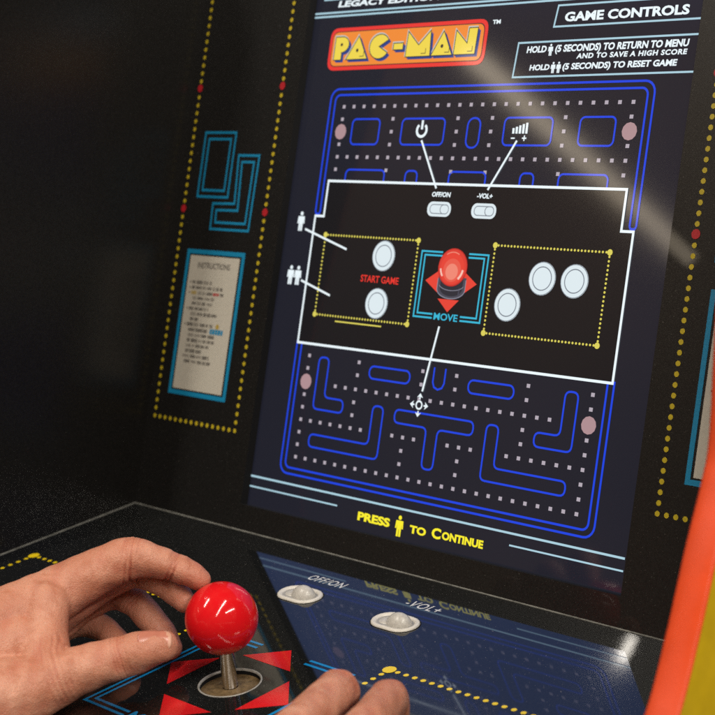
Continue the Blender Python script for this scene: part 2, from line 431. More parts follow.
bevel_letter([(-7.05, y0 - .1), (-5.95, y0 + H * .52), (-4.95, y0 - .1), (-4.80, y1), (-7.10, y1)])             # M
bevel_letter([(-3.75, y0), (-2.78, y1), (-4.72, y1)]); lg.disc(-3.77, y0 + H * .62, .13, 'ink', 8, 10)          # A
bevel_letter([(-2.62, y0), (-1.55, y0 + H * .55), (-1.5, y0 - .1), (-.72, y0 - .1), (-.78, y1), (-2.66, y1)])   # N
for x, y in ((-5.35, y1 - .2), (-3.2, y1 - .2), (-1.15, y1 - .2), (-11.3, y1 - .2)):
    lg.line([(x - .3, y), (x + .12, y), (x + .12, y - .35)], .05, 'ink', False, 8)
lg.text('TM', .38, 1.06, -18.22, -17.94, 'white', 0, bold=.04)
lg.build('title_sign', screen)

# the control diagram
dg_ = Sheet(scr, .026)
OUTL = [(-13.0, -7.25), (12.93, -7.25), (12.93, -4.70), (13.83, -4.70), (13.83, 4.47), (-13.87, 4.47), (-13.87, -4.70), (-13.0, -4.70)]
dg_.poly(OUTL, 'lcd_dark'); dg_.line(OUTL, .17, 'white', True, 2)
for (x0, y0_, x1, y1_) in ((-12.54, -3.38, -3.48, 2.33), (3.27, -3.38, 12.33, 2.33)):
    for a, c in (((x0, y0_), (x1, y0_)), ((x1, y0_), (x1, y1_)), ((x1, y1_), (x0, y1_)), ((x0, y1_), (x0, y0_))):
        dg_.dots(a, c, .27, .085, 'dot_yellow', 2, True, 6)
    for x in (x0, x1):
        for y in (y0_, y1_): dg_.disc(x, y, .20, 'dot_yellow', 3, 10)
dg_.line([(-10.4, 2.68), (-5.87, 2.68)], .10, 'dot_yellow', False, 2)
for x, y in ((-6.55, -2.17), (-6.62, 1.14), (7.43, -1.47), (9.96, -1.46), (4.91, .38)):
    dg_.disc(x, y, 1.07, 'button', 2, 28); dg_.ring(x, y, .74, .07, 'button_line', 3); dg_.ring(x, y, 1.04, .05, 'button_line', 3)
dg_.text('START GAME', -8.45, -4.82, -.76, -.27, 'red', 2, bold=.02)
for x in (-2.05, 1.87):
    dg_.poly(rrect(x - 1.06, -6.06, x + 1.06, -5.06, .45), 'button', 2); dg_.line(rrect(x - .8, -5.86, x + .86, -5.26, .28), .06, 'button_line', True, 3)
    dg_.line(rrect(x + .12, -5.86, x + .86, -5.26, .28), .06, 'button_line', True, 3)
dg_.text('OFF/ON', -2.86, -1.18, -6.72, -6.38, 'white', 2, bold=.04, shear=.1); dg_.text('-VOL+', 1.13, 2.46, -6.72, -6.38, 'white', 2, bold=.04, shear=.1)
# joystick picture
for k_, (x0, y0_, x1, y1_) in enumerate(((-3.03, -2.70, 2.83, 1.72), (-2.71, -2.46, 2.50, 1.46))):
    dg_.line([(-1.15, y0_), (x0, y0_), (x0, y1_), (-1.35, y1_)], .12, 'sky', False, 2); dg_.line([(1.15, y0_), (x1, y0_), (x1, y1_), (1.1, y1_)], .12, 'sky', False, 2)
dg_.text('MOVE', -1.20, .90, 1.34, 1.82, 'sky', 2, bold=.02)
for t_ in ([(-2.38, -.75), (-1.2, -1.5), (-1.2, 0)], [(2.14, -.75), (1.0, -1.5), (1.0, 0)], [(-1.07, .40), (.80, .40), (-.07, 1.24)]): dg_.poly(t_, 'ball_red', 2)
lit('cup', (.018, .018, .030)); lit('cup_side', (.060, .060, .085)); lit('red_dark', (.52, .020, .014)); lit('red_mid', (.70, .040, .026)); lit('red_soft', (.80, .10, .065)); lit('red_pale', (.86, .24, .17)); lit('red_glint', (.92, .55, .46))
dg_.poly([(-1.22, -1.1), (1.22, -1.1)] + arc(0, -.28, 1.22, .62, 0, 180, 16), 'cup_side', 3)
dg_.poly([(-.98, -1.1), (.98, -1.1)] + arc(0, -.34, .98, .52, 0, 180, 16), 'cup', 4)
dg_.line([(1.22, -.95)] + arc(0, -.28, 1.22, .62, 0, 180, 18) + [(-1.22, -.95)], .07, 'grey_hi', False, 5)
dg_.line(arc(0, -.62, 1.1, .42, 15, 165, 14), .05, 'grey_hi', False, 5); dg_.line([(.74, -.40), (.70, .04)], .10, 'grey', False, 5)
bx_, by_ = -.08, -1.74
for k_, (r_, dy_, c_) in enumerate(((1.27, 0, 'red_dark'), (1.20, .0, 'red_mid'), (1.04, .08, 'ball_red'), (.78, .20, 'red_soft'), (.54, .30, 'red_pale'))):
    dg_.disc(bx_, by_ + dy_, r_, c_, 6 + k_, 32)
dg_.line(arc(bx_, by_, .98, .98, 8, 50, 8), .16, 'red_glint', False, 12); dg_.line(arc(bx_, by_, .98, .98, 140, 172, 8), .13, 'red_glint', False, 12)
dg_.line(arc(bx_, by_, 1.0, 1.0, 235, 300, 8), .07, 'red_pale', False, 12)
# leader lines and pictograms
LW = .15
dg_.line([(-4.50, -10.2), (-2.55, -6.95)], LW, 'white', False, 3); dg_.line([(3.85, -10.2), (1.97, -6.95)], LW, 'white', False, 3)
dg_.line([(-14.74, -3.70), (-10.23, -2.44)], LW, 'white', False, 3); dg_.line([(-14.42, .02), (-11.26, .91)], LW, 'white', False, 3)
dg_.line([(-.58, 2.23), (-1.28, 6.65)], LW, 'white', False, 3)
dg_.person(-15.30, -4.95, -3.55, 'white', 1); dg_.person(-15.62, -1.0, .38, 'white', 1); dg_.person(-14.86, -1.0, .38, 'white', 1)
dg_.ring(-4.63, -10.90, .44, .19, 'white', 1, 20, -50, 230); dg_.line([(-4.63, -11.58), (-4.63, -10.95)], .19, 'white', False, 1)
for i in range(5): dg_.poly([(3.33 + i * .27, -11.02 - i * .085 * 1.0), (3.51 + i * .27, -11.02 - i * .085), (3.53 + i * .27, -10.66), (3.35 + i * .27, -10.66)], 'white', 1)
dg_.line([(3.30, -10.36), (3.62, -10.36)], .09, 'white', False, 1); dg_.line([(4.22, -10.36), (4.58, -10.36)], .09, 'white', False, 1); dg_.line([(4.40, -10.54), (4.40, -10.18)], .09, 'white', False, 1)
cx, cy = -1.42, 7.58
dg_.ring(cx, cy, .26, .11, 'white', 1, 16)
for dx, dy in ((1, 0), (-1, 0), (0, 1), (0, -1)):
    px_, py_ = -dy, dx
    dg_.line([(cx + dx * .42, cy + dy * .42 * .95), (cx + dx * .6, cy + dy * .6 * .95)], .11, 'white', False, 1)
    dg_.poly([(cx + dx * .82, cy + dy * .80), (cx + dx * .5 + px_ * .26, cy + dy * .5 + py_ * .26), (cx + dx * .58, cy + dy * .58), (cx + dx * .5 - px_ * .26, cy + dy * .5 - py_ * .26)], 'white', 1)
dg_.build('control_diagram', screen)

# ---- control panel: acrylic sheet over a deck
PW = 31.0
HX, HW, HR = 2.40, 17.40, 1.78          # the joystick hole
b = MB()
def ringpts(r, n=48): return [(HX + r * math.cos(2 * math.pi * i / n), HW + r * math.sin(2 * math.pi * i / n)) for i in range(n)]
def plate_with_hole(mb, x0, w0, x1, w1, h, m):
    """a sheet with a round hole: hole ring joined to an outer square ring, then to the edges"""
    n = 48; S = 3.2
    inner = ringpts(HR)
    sq = []
    for i in range(n):
        a = 2 * math.pi * i / n; c, s_ = math.cos(a), math.sin(a); k = S / max(abs(c), abs(s_)); sq.append((HX + c * k, HW + s_ * k))
    P = [pan(x, w, h) for x, w in inner + sq]
    mb.add(P, [[i, (i + 1) % n, n + (i + 1) % n, n + i] for i in range(n)], m)
    for a, b_, c, d in ((x0, w0, HX - S, w1), (HX + S, w0, x1, w1), (HX - S, w0, HX + S, HW - S), (HX - S, HW + S, HX + S, w1)):
        mb.add([pan(a, b_, h), pan(c, b_, h), pan(c, d, h), pan(a, d, h)], [[0, 1, 2, 3]], m)
plate_with_hole(b, XL + .12, .12, XR - .12, PW, 0, 'panel')
n = 48
hp = ringpts(HR); b.add([pan(x, w, 0) for x, w in hp] + [pan(x, w, -1.6) for x, w in hp], [[i, (i + 1) % n, n + (i + 1) % n, n + i] for i in range(n)], 'wood')
# polished sheet edges and deck body
for (x0, w0, x1, w1) in ((XL, 0, XR, .12), (XL, .12, XL + .12, PW), (XR - .12, .12, XR, PW)):
    slab(b, pan, [(x0, w0), (x1, w0), (x1, w1), (x0, w1)], -.35, .035, 'acrylic_edge')
slab(b, pan, [(XL, 0), (XR, 0), (XR, PW), (XL, PW)], -9.5, -1.7, 'wood')
for (x0, w0, x1, w1) in ((XL, PW - .4, XR, PW),):
    slab(b, pan, [(x0, w0), (x1, w0), (x1, w1), (x0, w1)], -1.69, -.004, 'acrylic_edge')
panel = b.build('control_panel', cab, recalc=False)
bm = bmesh.new(); bm.from_mesh(panel.data); 
upn = (pan(0, 0, 1) - pan(0, 0, 0)).normalized()
bm.to_mesh(panel.data); bm.free()

ar = Sheet(pan, .012)
for sx, sw in ((-1, 0), (1, 0), (0, -1), (0, 1)):
    tip = (HX - .1 + sx * 5.15, 17.5 + sw * 5.05); bx, bw = HX - .1 + sx * 3.0, 17.5 + sw * 3.0
    ar.poly([tip, (bx - sw * 2.08, bw + sx * 2.08), (bx + sw * 2.08, bw - sx * 2.08)], 'panel_red')
ar.build('direction_arrows', panel)
bl = Sheet(pan, .012)
X0, X1, W0, W1 = -3.32, 7.95, 12.86, 23.5
for d in (0, .46):
    bl.line([(.2, W0 + d), (X0 + d, W0 + d), (X0 + d, W1 - d), (.3, W1 - d)], .20, 'panel_blue'); bl.line([(4.35, W0 + d), (X1 - d, W0 + d), (X1 - d, W1 - d), (4.3, W1 - d)], .20, 'panel_blue')
bl.text('MOVE', .55, 4.05, 22.75, 23.75, 'panel_blue', bold=.02)
bl.build('stick_frame', panel)
for x0, x1 in ((-26.5, -5.75), (9.25, 30.2)):
    yd = Sheet(pan, .012)
    for a, c in (((x0, 11.25), (x1, 11.25)), ((x1, 11.25), (x1, 26)), ((x1, 26), (x0, 26)), ((x0, 26), (x0, 11.25))):
        yd.dots(a, c, .66, .17, 'panel_yellow', 0, True, 10)
    for x in (x0, x1):
        for w in (11.25, 26): yd.disc(x, w, .42, 'panel_yellow', 1, 16)
    yd.build('dotted_border', panel)
for args in (('OFF/ON', -5.20, -1.92, 3.34, 4.12), ('-VOL+', 3.45, 6.26, 3.12, 3.93)):
    st = Sheet(pan, .012); st.text(*args, 'panel_white', bold=.012, shear=.15, spacing=1.12); st.build('switch_text', panel)

# ---- toggle switches
def stadium(cx, cw, a, r, n=10):
    out = []
    for s, base in ((1, -90), (-1, 90)):
        for i in range(n + 1):
            t = math.radians(base + 180 * i / n); out.append((cx + s * a + r * math.cos(t), cw + r * math.sin(t)))
    return out
for cx, cw in ((-3.52, 6.25), (4.98, 6.25)):
    b = MB()
    prof = [(1.08, .0), (1.07, .07), (1.02, .13), (.93, .155), (.82, .13), (.72, .04), (.66, -.16)]
    rings = [[pan(x, w, h) for x, w in stadium(cx, cw, .62, r)] for r, h in prof]
    n = len(rings[0]); V = [p for r in rings for p in r]
    b.add(V, [[k * n + i, k * n + (i + 1) % n, (k + 1) * n + (i + 1) % n, (k + 1) * n + i] for k in range(len(prof) - 1) for i in range(n)], 'ivory')
    gl = [pan(x, w, .013) for x, w in stadium(cx, cw, .62, 1.15)]; b.add(gl, [list(range(len(gl)))], 'wood')
    sw = b.build('toggle_switch', panel, smooth=True)
    b = MB()
    prof = [(.72, .035), (.55, .022), (.40, .022)]
    rings = [[pan(x, w, h) for x, w in stadium(cx, cw, .62, r)] for r, h in prof]
    n = len(rings[0]); V = [p for r in rings for p in r]
    b.add(V, [[k * n + i, k * n + (i + 1) % n, (k + 1) * n + (i + 1) % n, (k + 1) * n + i] for k in range(2) for i in range(n)] + [list(range(2 * n, 3 * n))], 'switch_gap')
    # the knob: a rounded lever leaning to one side
    nu, nv = 20, 12; kx, kw = cx + .30, cw - .02; V = []; F = []
    for j in range(nv + 1):
        t = (j / nv) * math.pi / 2; hr = math.cos(t) ** 1.15 if t < 1.57 else 0
        for i in range(nu):
            a = 2 * math.pi * i / nu
            V.append(pan(kx + .92 * hr * math.cos(a) + .10 * math.sin(t), kw + .66 * hr * math.sin(a), -.02 + .76 * math.sin(t)))
    for j in range(nv):
        for i in range(nu): F.append([j * nu + i, j * nu + (i + 1) % nu, (j + 1) * nu + (i + 1) % nu, (j + 1) * nu + i])
    b.add(V, F, 'ivory_dark')
    # low end of the rocker on the other side
    V = []; F = []
    for j in range(7):
        t = (j / 6) * math.pi / 2; hr = math.cos(t)
        for i in range(nu):
            a = 2 * math.pi * i / nu; V.append(pan(cx - .62 + .58 * hr * math.cos(a), cw + .56 * hr * math.sin(a), -.02 + .15 * math.sin(t)))
    for j in range(6):
        for i in range(nu): F.append([j * nu + i, j * nu + (i + 1) % nu, (j + 1) * nu + (i + 1) % nu, (j + 1) * nu + i])
    b.add(V, F, 'ivory_dark')
    b.build('rocker', sw, smooth=True)

# ---- joystick
def lathe(mb, prof, m, cx=HX, cw=HW, n=40, tilt=(0, 0)):
    """prof: (radius, height); tilt shifts the axis per unit of height"""
    V = []; F = []
    for r, h in prof:
        for i in range(n):
            a = 2 * math.pi * i / n; V.append(pan(cx + tilt[0] * h + r * math.cos(a), cw + tilt[1] * h + r * math.sin(a), h))
    for k in range(len(prof) - 1):
        for i in range(n): F.append([k * n + i, k * n + (i + 1) % n, (k + 1) * n + (i + 1) % n, (k + 1) * n + i])
    mb.add(V, F, m)
TILT = (.02, .005)
b = MB()
lathe(b, [(.44, -1.5), (.44, 1.95), (.56, 2.05), (.56, 2.3), (.40, 2.4)], 'steel', tilt=TILT)
stick = b.build('joystick', cab, smooth=True)
BH, BR = 4.02, 2.09
b = MB()
lathe(b, [(max(.0005, BR * math.sin(t)), BH - BR * math.cos(t)) for t in [math.pi * i / 40 for i in range(41)]], 'ball', n=64, tilt=TILT)
b.build('ball', stick, smooth=True)
b = MB()
lathe(b, [(1.8, -.34), (1.1, -.30), (.46, -.24)], 'washer')
b.build('dust_washer', stick, smooth=True)
b = MB()
lathe(b, [(1.88, .006), (1.87, .03), (1.82, .04), (1.775, .025), (1.76, -.10)], 'rim')
b.build('hole_rim', stick, smooth=True)

# ---- side panels with their edge mouldings
FRONT = [(-30, -25), (-24, -22), (-20, -20.2), (-12, -18.4), (-6, -17.4), (-1, -16.7), (3, -16.05), (6.73, -15.5), (8.52, -15.64), (11.53, -16.22), (15.83, -16.88), (19.21, -17.66), (22.6, -19.4), (28.4, -33), (31, -34), (38, -30), (52, -25)]
BACK = [(52, 8), (-30, 8)]
def side(x_in, s):
    b = MB(); x_out = x_in + s * TH
    prof = FRONT + BACK; n = len(prof)
    A = [cv(x_in, y, z) for y, z in prof]; B = [cv(x_out, y, z) for y, z in prof]
    b.add(A, [list(range(n))], 'wall'); b.add(B, [list(range(n - 1, -1, -1))], 'side_yellow')
    b.add(A + B, [[i, (i + 1) % n, n + (i + 1) % n, n + i] for i in range(len(FRONT) - 1, n)], 'wall')
    o = b.build('side_panel', cab)
    # moulding: a slightly domed strip proud of the board edge
    P = [Vector(p) for p in fine(FRONT)]
    sec = [(-.03, .0), (-.03, .06), (.08, .14), (.3, .19), (.5, .20), (.7, .19), (.92, .14), (1.03, .06), (1.03, .0)]
    V = []; m = MB()
    for i, p in enumerate(P):
        a, c = P[max(i - 1, 0)], P[min(i + 1, len(P) - 1)]
        t = (c - a).normalized(); nr = Vector((t.y, -t.x))
        if nr.y > 0: nr = -nr
        for u, h in sec:
            q = p + nr * h; V.append(cv(x_in + s * TH * u, q.x, q.y))
    k = len(sec); F = [[i * k + j, i * k + j + 1, (i + 1) * k + j + 1, (i + 1) * k + j] for i in range(len(P) - 1) for j in range(k - 1)]
    m.add(V, F, 'orange'); m.build('edge_moulding', o, smooth=True)
    return o
def fine(pts, n=6):
    out = []
    for i in range(len(pts) - 1):
        p0, p1, p2, p3 = [Vector(pts[min(max(j, 0), len(pts) - 1)]) for j in (i - 1, i, i + 1, i + 2)]
        for k in range(n):
            t = k / n
            out.append(tuple(.5 * ((2 * p1) + (p2 - p0) * t + (2 * p0 - 5 * p1 + 4 * p2 - p3) * t * t + (3 * p1 - p0 - 3 * p2 + p3) * t ** 3)))
    out.append(pts[-1]); return out
side(XL, -1); side(XR, 1)
b = MB()
slab(b, lambda x, y, h: cv(x, y, h), [(XL, TOPY), (XR, TOPY), (XR, 50), (XL, 50)], 6.5, 7.5, 'wood')
b.build('back_panel', cab)

# ================================================================== THE PLAYER'S HANDS
def skin_material():
    m = bpy.data.materials.new('skin'); m.use_nodes = True; nt = m.node_tree; b = nt.nodes['Principled BSDF']
    tc = nt.nodes.new('ShaderNodeTexCoord')
    def noise(scale, detail, lo, hi):
        n = nt.nodes.new('ShaderNodeTexNoise'); n.inputs['Scale'].default_value = scale; n.inputs['Detail'].default_value = detail
        r = nt.nodes.new('ShaderNodeMapRange'); r.inputs['From Min'].default_value = lo; r.inputs['From Max'].default_value = hi
        nt.links.new(tc.outputs['Object'], n.inputs['Vector']); nt.links.new(n.outputs['Fac'], r.inputs['Value']); return r.outputs[0]
    def mix(f, a, c):
        x = nt.nodes.new('ShaderNodeMix'); x.data_type = 'RGBA'
        nt.links.new(f, x.inputs[0])
        for s, v in ((6, a), (7, c)):
            if isinstance(v, tuple): x.inputs[s].default_value = (*v, 1)
            else: nt.links.new(v, x.inputs[s])
        return x.outputs[2]
    base = mix(noise(55, 4, .35, .68), (.49, .205, .128), (.60, .295, .200))
    at = nt.nodes.new('ShaderNodeAttribute'); at.attribute_name = 'flush_shade'
    base = mix(at.outputs['Fac'], base, (.42, .115, .070))
    base = mix(noise(160, 5, .50, .75), base, (.44, .165, .095))
    base = mix(noise(700, 3, .62, .80), base, (.42, .16, .09))
    nt.links.new(base, b.inputs['Base Color'])
    b.inputs['Roughness'].default_value = .48; b.inputs['Specular IOR Level'].default_value = .38
    b.inputs['Subsurface Weight'].default_value = .22; b.inputs['Subsurface Radius'].default_value = (.0028, .0012, .0007); b.inputs['Subsurface Scale'].default_value = 1.0
    v = nt.nodes.new('ShaderNodeTexVoronoi'); v.feature = 'DISTANCE_TO_EDGE'; v.inputs['Scale'].default_value = 900
    nt.links.new(tc.outputs['Object'], v.inputs['Vector'])
    n2 = nt.nodes.new('ShaderNodeTexNoise'); n2.inputs['Scale'].default_value = 420; n2.inputs['Detail'].default_value = 5
    nt.links.new(tc.outputs['Object'], n2.inputs['Vector'])
    ad = nt.nodes.new('ShaderNodeMath'); ad.operation = 'MULTIPLY_ADD'; ad.inputs[1].default_value = .6
    nt.links.new(v.outputs['Distance'], ad.inputs[0]); nt.links.new(n2.outputs['Fac'], ad.inputs[2])
    bp = nt.nodes.new('ShaderNodeBump'); bp.inputs['Strength'].default_value = .55; bp.inputs['Distance'].default_value = .0008
    nt.links.new(ad.outputs[0], bp.inputs['Height']); nt.links.new(bp.outputs[0], b.inputs['Normal'])
    return m
M['skin'] = skin_material()
M['nail'] = mat('nail', (.47, .17, .115), rough=.27, spec=.5, noise=.08, nscale=260)
M['nail_tip'] = mat('nail_tip', (.56, .29, .20), rough=.4, spec=.5)

def catmull(P, n):
    out = []
    for i in range(len(P) - 1):
        p0, p1, p2, p3 = P[max(i - 1, 0)], P[i], P[i + 1], P[min(i + 2, len(P) - 1)]
        for k in range(n):
            t = k / n
            out.append(.5 * (2 * p1 + (p2 - p0) * t + (2 * p0 - 5 * p1 + 4 * p2 - p3) * t * t + (3 * p1 - p0 - 3 * p2 + p3) * t ** 3))
    out.append(P[-1]); return out

def tube(bm, chain, seg=24, n=6):
    """a tapering limb with round ends; chain: (x, w, h, r) in panel units"""
    P = [np.array([*pan(x, w, h), r * T]) for x, w, h, r in chain]
    Q = catmull(P, n)
    # round caps
    def cap(e, i):
        d = e[:3] - i[:3]; d /= np.linalg.norm(d); r = e[3]; out = []
        for k in range(1, 7):
            a = k / 6 * math.pi / 2 * .985; out.append(np.array([*(e[:3] + d * r * math.sin(a)), r * math.cos(a)]))
        return out
    Q = cap(Q[0], Q[1])[::-1] + Q + cap(Q[-1], Q[-2])
    rings = []; ref = None
    for i, q in enumerate(Q):
        t = Q[min(i + 1, len(Q) - 1)][:3] - Q[max(i - 1, 0)][:3]; t /= np.linalg.norm(t)
        if ref is None: ref = np.cross(t, [0.3, .2, 1.]); ref /= np.linalg.norm(ref)
        ref = ref - t * (ref @ t); ref /= np.linalg.norm(ref); b2 = np.cross(t, ref)
        rings.append([bm.verts.new(q[:3] + q[3] * (math.cos(2 * math.pi * k / seg) * ref + math.sin(2 * math.pi * k / seg) * b2)) for k in range(seg)])
    for a, c in zip(rings[:-1], rings[1:]):
        for k in range(seg): bm.faces.new((a[k], a[(k + 1) % seg], c[(k + 1) % seg], c[k]))
    bm.faces.new(rings[0][::-1]); bm.faces.new(rings[-1])

def build_hand(chains, creases, flush_shade, parent, voxel=.0007, smooth=22):
    bm = bmesh.new()
    for ch in chains.values(): tube(bm, ch)
    bmesh.ops.recalc_face_normals(bm, faces=bm.faces)
    me = bpy.data.meshes.new('hand'); bm.to_mesh(me); bm.free()
    o = bpy.data.objects.new('tmp', me); COL.objects.link(o)
    r = o.modifiers.new('r', 'REMESH'); r.mode = 'VOXEL'; r.voxel_size = voxel; r.use_smooth_shade = True
    s = o.modifiers.new('s', 'SMOOTH'); s.factor = .5; s.iterations = smooth
    dg = bpy.context.evaluated_depsgraph_get(); dg.update()
    res = bpy.data.meshes.new_from_object(o.evaluated_get(dg)); res.name = 'hand'
    bpy.data.objects.remove(o)
    nv = len(res.vertices); co = np.empty(nv * 3); res.vertices.foreach_get('co', co); co = co.reshape(-1, 3)
    no = np.empty(nv * 3); res.vertices.foreach_get('normal', no); no = no.reshape(-1, 3)
    disp = np.zeros(nv)
    for (p, q, side_dir, amp, count, gap, reach) in creases:      # fine skin folds across a joint
        P = np.array(pan(*p)); ax = np.array(pan(*q)) - P; ax /= np.linalg.norm(ax)
        sd = np.array(pan(*side_dir)) - np.array(pan(0, 0, 0)); sd /= np.linalg.norm(sd)
        d = co - P; s_ = d @ ax; rad = np.linalg.norm(d - np.outer(s_, ax), axis=1)
        msk = np.clip((no @ sd) * 1.4 + .1, 0, 1) * (rad < reach * T) * np.exp(-(s_ / (gap * count * T)) ** 2 * .6)
        wob = .10 * T * np.sin(rad / T * 5 + s_ / T * 2)
        for k in range(count):
            c = (k - (count - 1) / 2) * gap * T
            disp -= amp * T * msk * np.exp(-((s_ - c + wob) / (.065 * T)) ** 2) * (1 if k == count // 2 else .6)
    # gentle unevenness of flesh over bone and tendons
    disp += .028 * T * (np.sin(co[:, 0] * 410 + co[:, 1] * 230) * np.sin(co[:, 1] * 350 - co[:, 2] * 290) + .6 * np.sin(co[:, 2] * 520 + co[:, 0] * 300))
    co = co + no * disp[:, None]
    res.vertices.foreach_set('co', co.ravel())
    fl = np.clip(-disp / (.10 * T), 0, .8)  # darker red coloured into the folds
    for (p, rr, amt) in flush_shade:
        d = np.linalg.norm(co - np.array(pan(*p)), axis=1) / (rr * T); fl = np.maximum(fl, amt * np.exp(-d * d))
    at = res.attributes.new('flush_shade', 'FLOAT', 'POINT'); at.data.foreach_set('value', fl.astype(np.float32))
    res.materials.clear(); res.materials.append(M['skin'])
    res.polygons.foreach_set('use_smooth', np.ones(len(res.polygons), bool)); res.update()
    h = bpy.data.objects.new('hand', res); link(h, parent)
    h.matrix_parent_inverse = Matrix.Translation(-WORLDLOC[parent.name])
    return h

person = place_empty('person', pan(-8, 40, 0))
person['label'] = 'player with bare hands, left on the red joystick ball, right on the control panel'
person['category'] = 'person'
LH = {
  'index_metacarpal': [(-6.62, 32.54, 3.52, 2.30), (-5.99, 28.54, 4.93, 2.23), (-4.85, 24.31, 5.93, 1.76)],
  'index': [(-4.93, 24.26, 5.90, 1.71), (-4.23, 22.70, 6.51, 1.51), (-3.26, 21.17, 7.14, 1.32), (-2.08, 19.76, 7.61, 1.23), (-1.30, 19.03, 7.38, 1.00), (-0.45, 18.18, 6.88, 0.86), (0.20, 17.61, 6.38, 0.79), (0.68, 17.20, 5.90, 0.66)],
  'middle': [(-6.45, 22.92, 4.50, 1.63), (-5.42, 20.63, 5.38, 1.29), (-4.10, 18.72, 6.03, 1.06), (-2.92, 18.05, 5.71, 0.94), (-1.86, 17.71, 5.24, 0.85), (-0.97, 17.67, 4.85, 0.78), (-0.38, 17.75, 4.57, 0.69)],
  'ring': [(-7.87, 22.16, 3.26, 1.54), (-7.28, 20.13, 3.90, 1.20), (-6.11, 18.63, 4.24, 1.08), (-4.60, 18.15, 3.68, 0.92), (-3.46, 18.12, 2.96, 0.89), (-2.41, 18.16, 2.26, 0.82), (-1.61, 18.33, 1.56, 0.73)],
  'pinky': [(-9.13, 22.05, 2.27, 1.44), (-8.49, 20.42, 2.44, 1.03), (-7.25, 19.50, 2.24, 0.88), (-5.90, 19.32, 1.70, 0.78), (-4.93, 19.40, 1.19, 0.74), (-4.23, 19.56, 0.78, 0.62)],
  'thumb': [(-3.78, 32.37, 2.6, 2.45), (-2.69, 30.15, 2.75, 2.37), (-1.55, 28.04, 2.97, 1.90), (-0.49, 26.34, 3.36, 1.47), (0.56, 24.96, 3.72, 1.25), (1.52, 23.74, 3.93, 1.17), (2.37, 22.76, 4.17, 1.09), (3.00, 22.07, 4.27, 0.88)],
  'web': [(-5.39, 29.74, 4.00, 2.09), (-4.23, 27.12, 4.61, 1.80), (-3.10, 25.9, 4.70, 1.35)],
  'web_edge': [(-3.90, 24.6, 6.2, 1.35), (-2.95, 25.6, 4.95, 1.30), (-1.3, 26.75, 3.7, 1.40)],
  'palm_a': [(-7.86, 32.11, 2.9, 2.0), (-6.65, 23.12, 4.53, 1.63)],
  'palm_b': [(-8.87, 31.70, 2.3, 1.8), (-8.08, 22.37, 3.29, 1.54)],
  'palm_c': [(-9.34, 31.25, 2.0, 1.6), (-9.29, 22.25, 2.18, 1.38)],
  'forearm': [(-3.5, 54.31, 6.5, 2.9), (-6.2, 44.70, 4.3, 2.8), (-7.2, 37.54, 3.2, 2.5), (-7.6, 32.11, 2.9, 2.3)]}
UPV = (0, 0, 1)
LC = [((-2.08, 19.76, 7.61), (-1.30, 19.03, 7.38), (0, 0, 1), .085, 6, .19, 2.2),
      ((-0.45, 18.18, 6.88), (0.20, 17.61, 6.38), (0, 0, 1), .075, 5, .15, 1.6),
      ((-2.08, 19.76, 7.61), (-1.30, 19.03, 7.38), (.5, .6, -.8), .13, 2, .32, 2.2),
      ((-0.45, 18.18, 6.88), (0.20, 17.61, 6.38), (.5, .6, -.8), .13, 2, .24, 1.6),
      ((1.52, 23.74, 3.93), (2.37, 22.76, 4.17), (.7, .3, .6), .085, 5, .20, 2.0),
      ((-0.49, 26.34, 3.36), (0.56, 24.96, 3.72), (.7, .3, .6), .06, 5, .3, 2.4),
      ((-4.60, 18.15, 3.68), (-3.46, 18.12, 2.96), (.5, .6, .3), .09, 3, .2, 1.6)]
LF = [((-3.4, 21.6, 5.6), 1.6, .5), ((-2.6, 24.4, 4.6), 1.1, .45), ((-4.6, 26.6, 5.7), 1.2, .25), ((0.68, 17.20, 5.90), 1.5, .55), ((-0.38, 17.75, 4.57), 1.5, .6), ((-1.61, 18.33, 1.56), 1.8, .6), ((3.05, 22.02, 4.27), 1.5, .35), ((-2.08, 19.76, 7.61), 1.4, .2),
      ((-4.23, 19.56, .78), 1.8, .6), ((-5.4, 20.6, 4.2), 3.0, .55), ((-2.6, 25.3, 3.4), 1.5, .35)]  # fingertip spots are flush; palm spots paint shadow red into the skin
lh = build_hand(LH, LC, LF, person)
lh['label'] = 'left hand reaching round the red joystick ball, thumb in front'

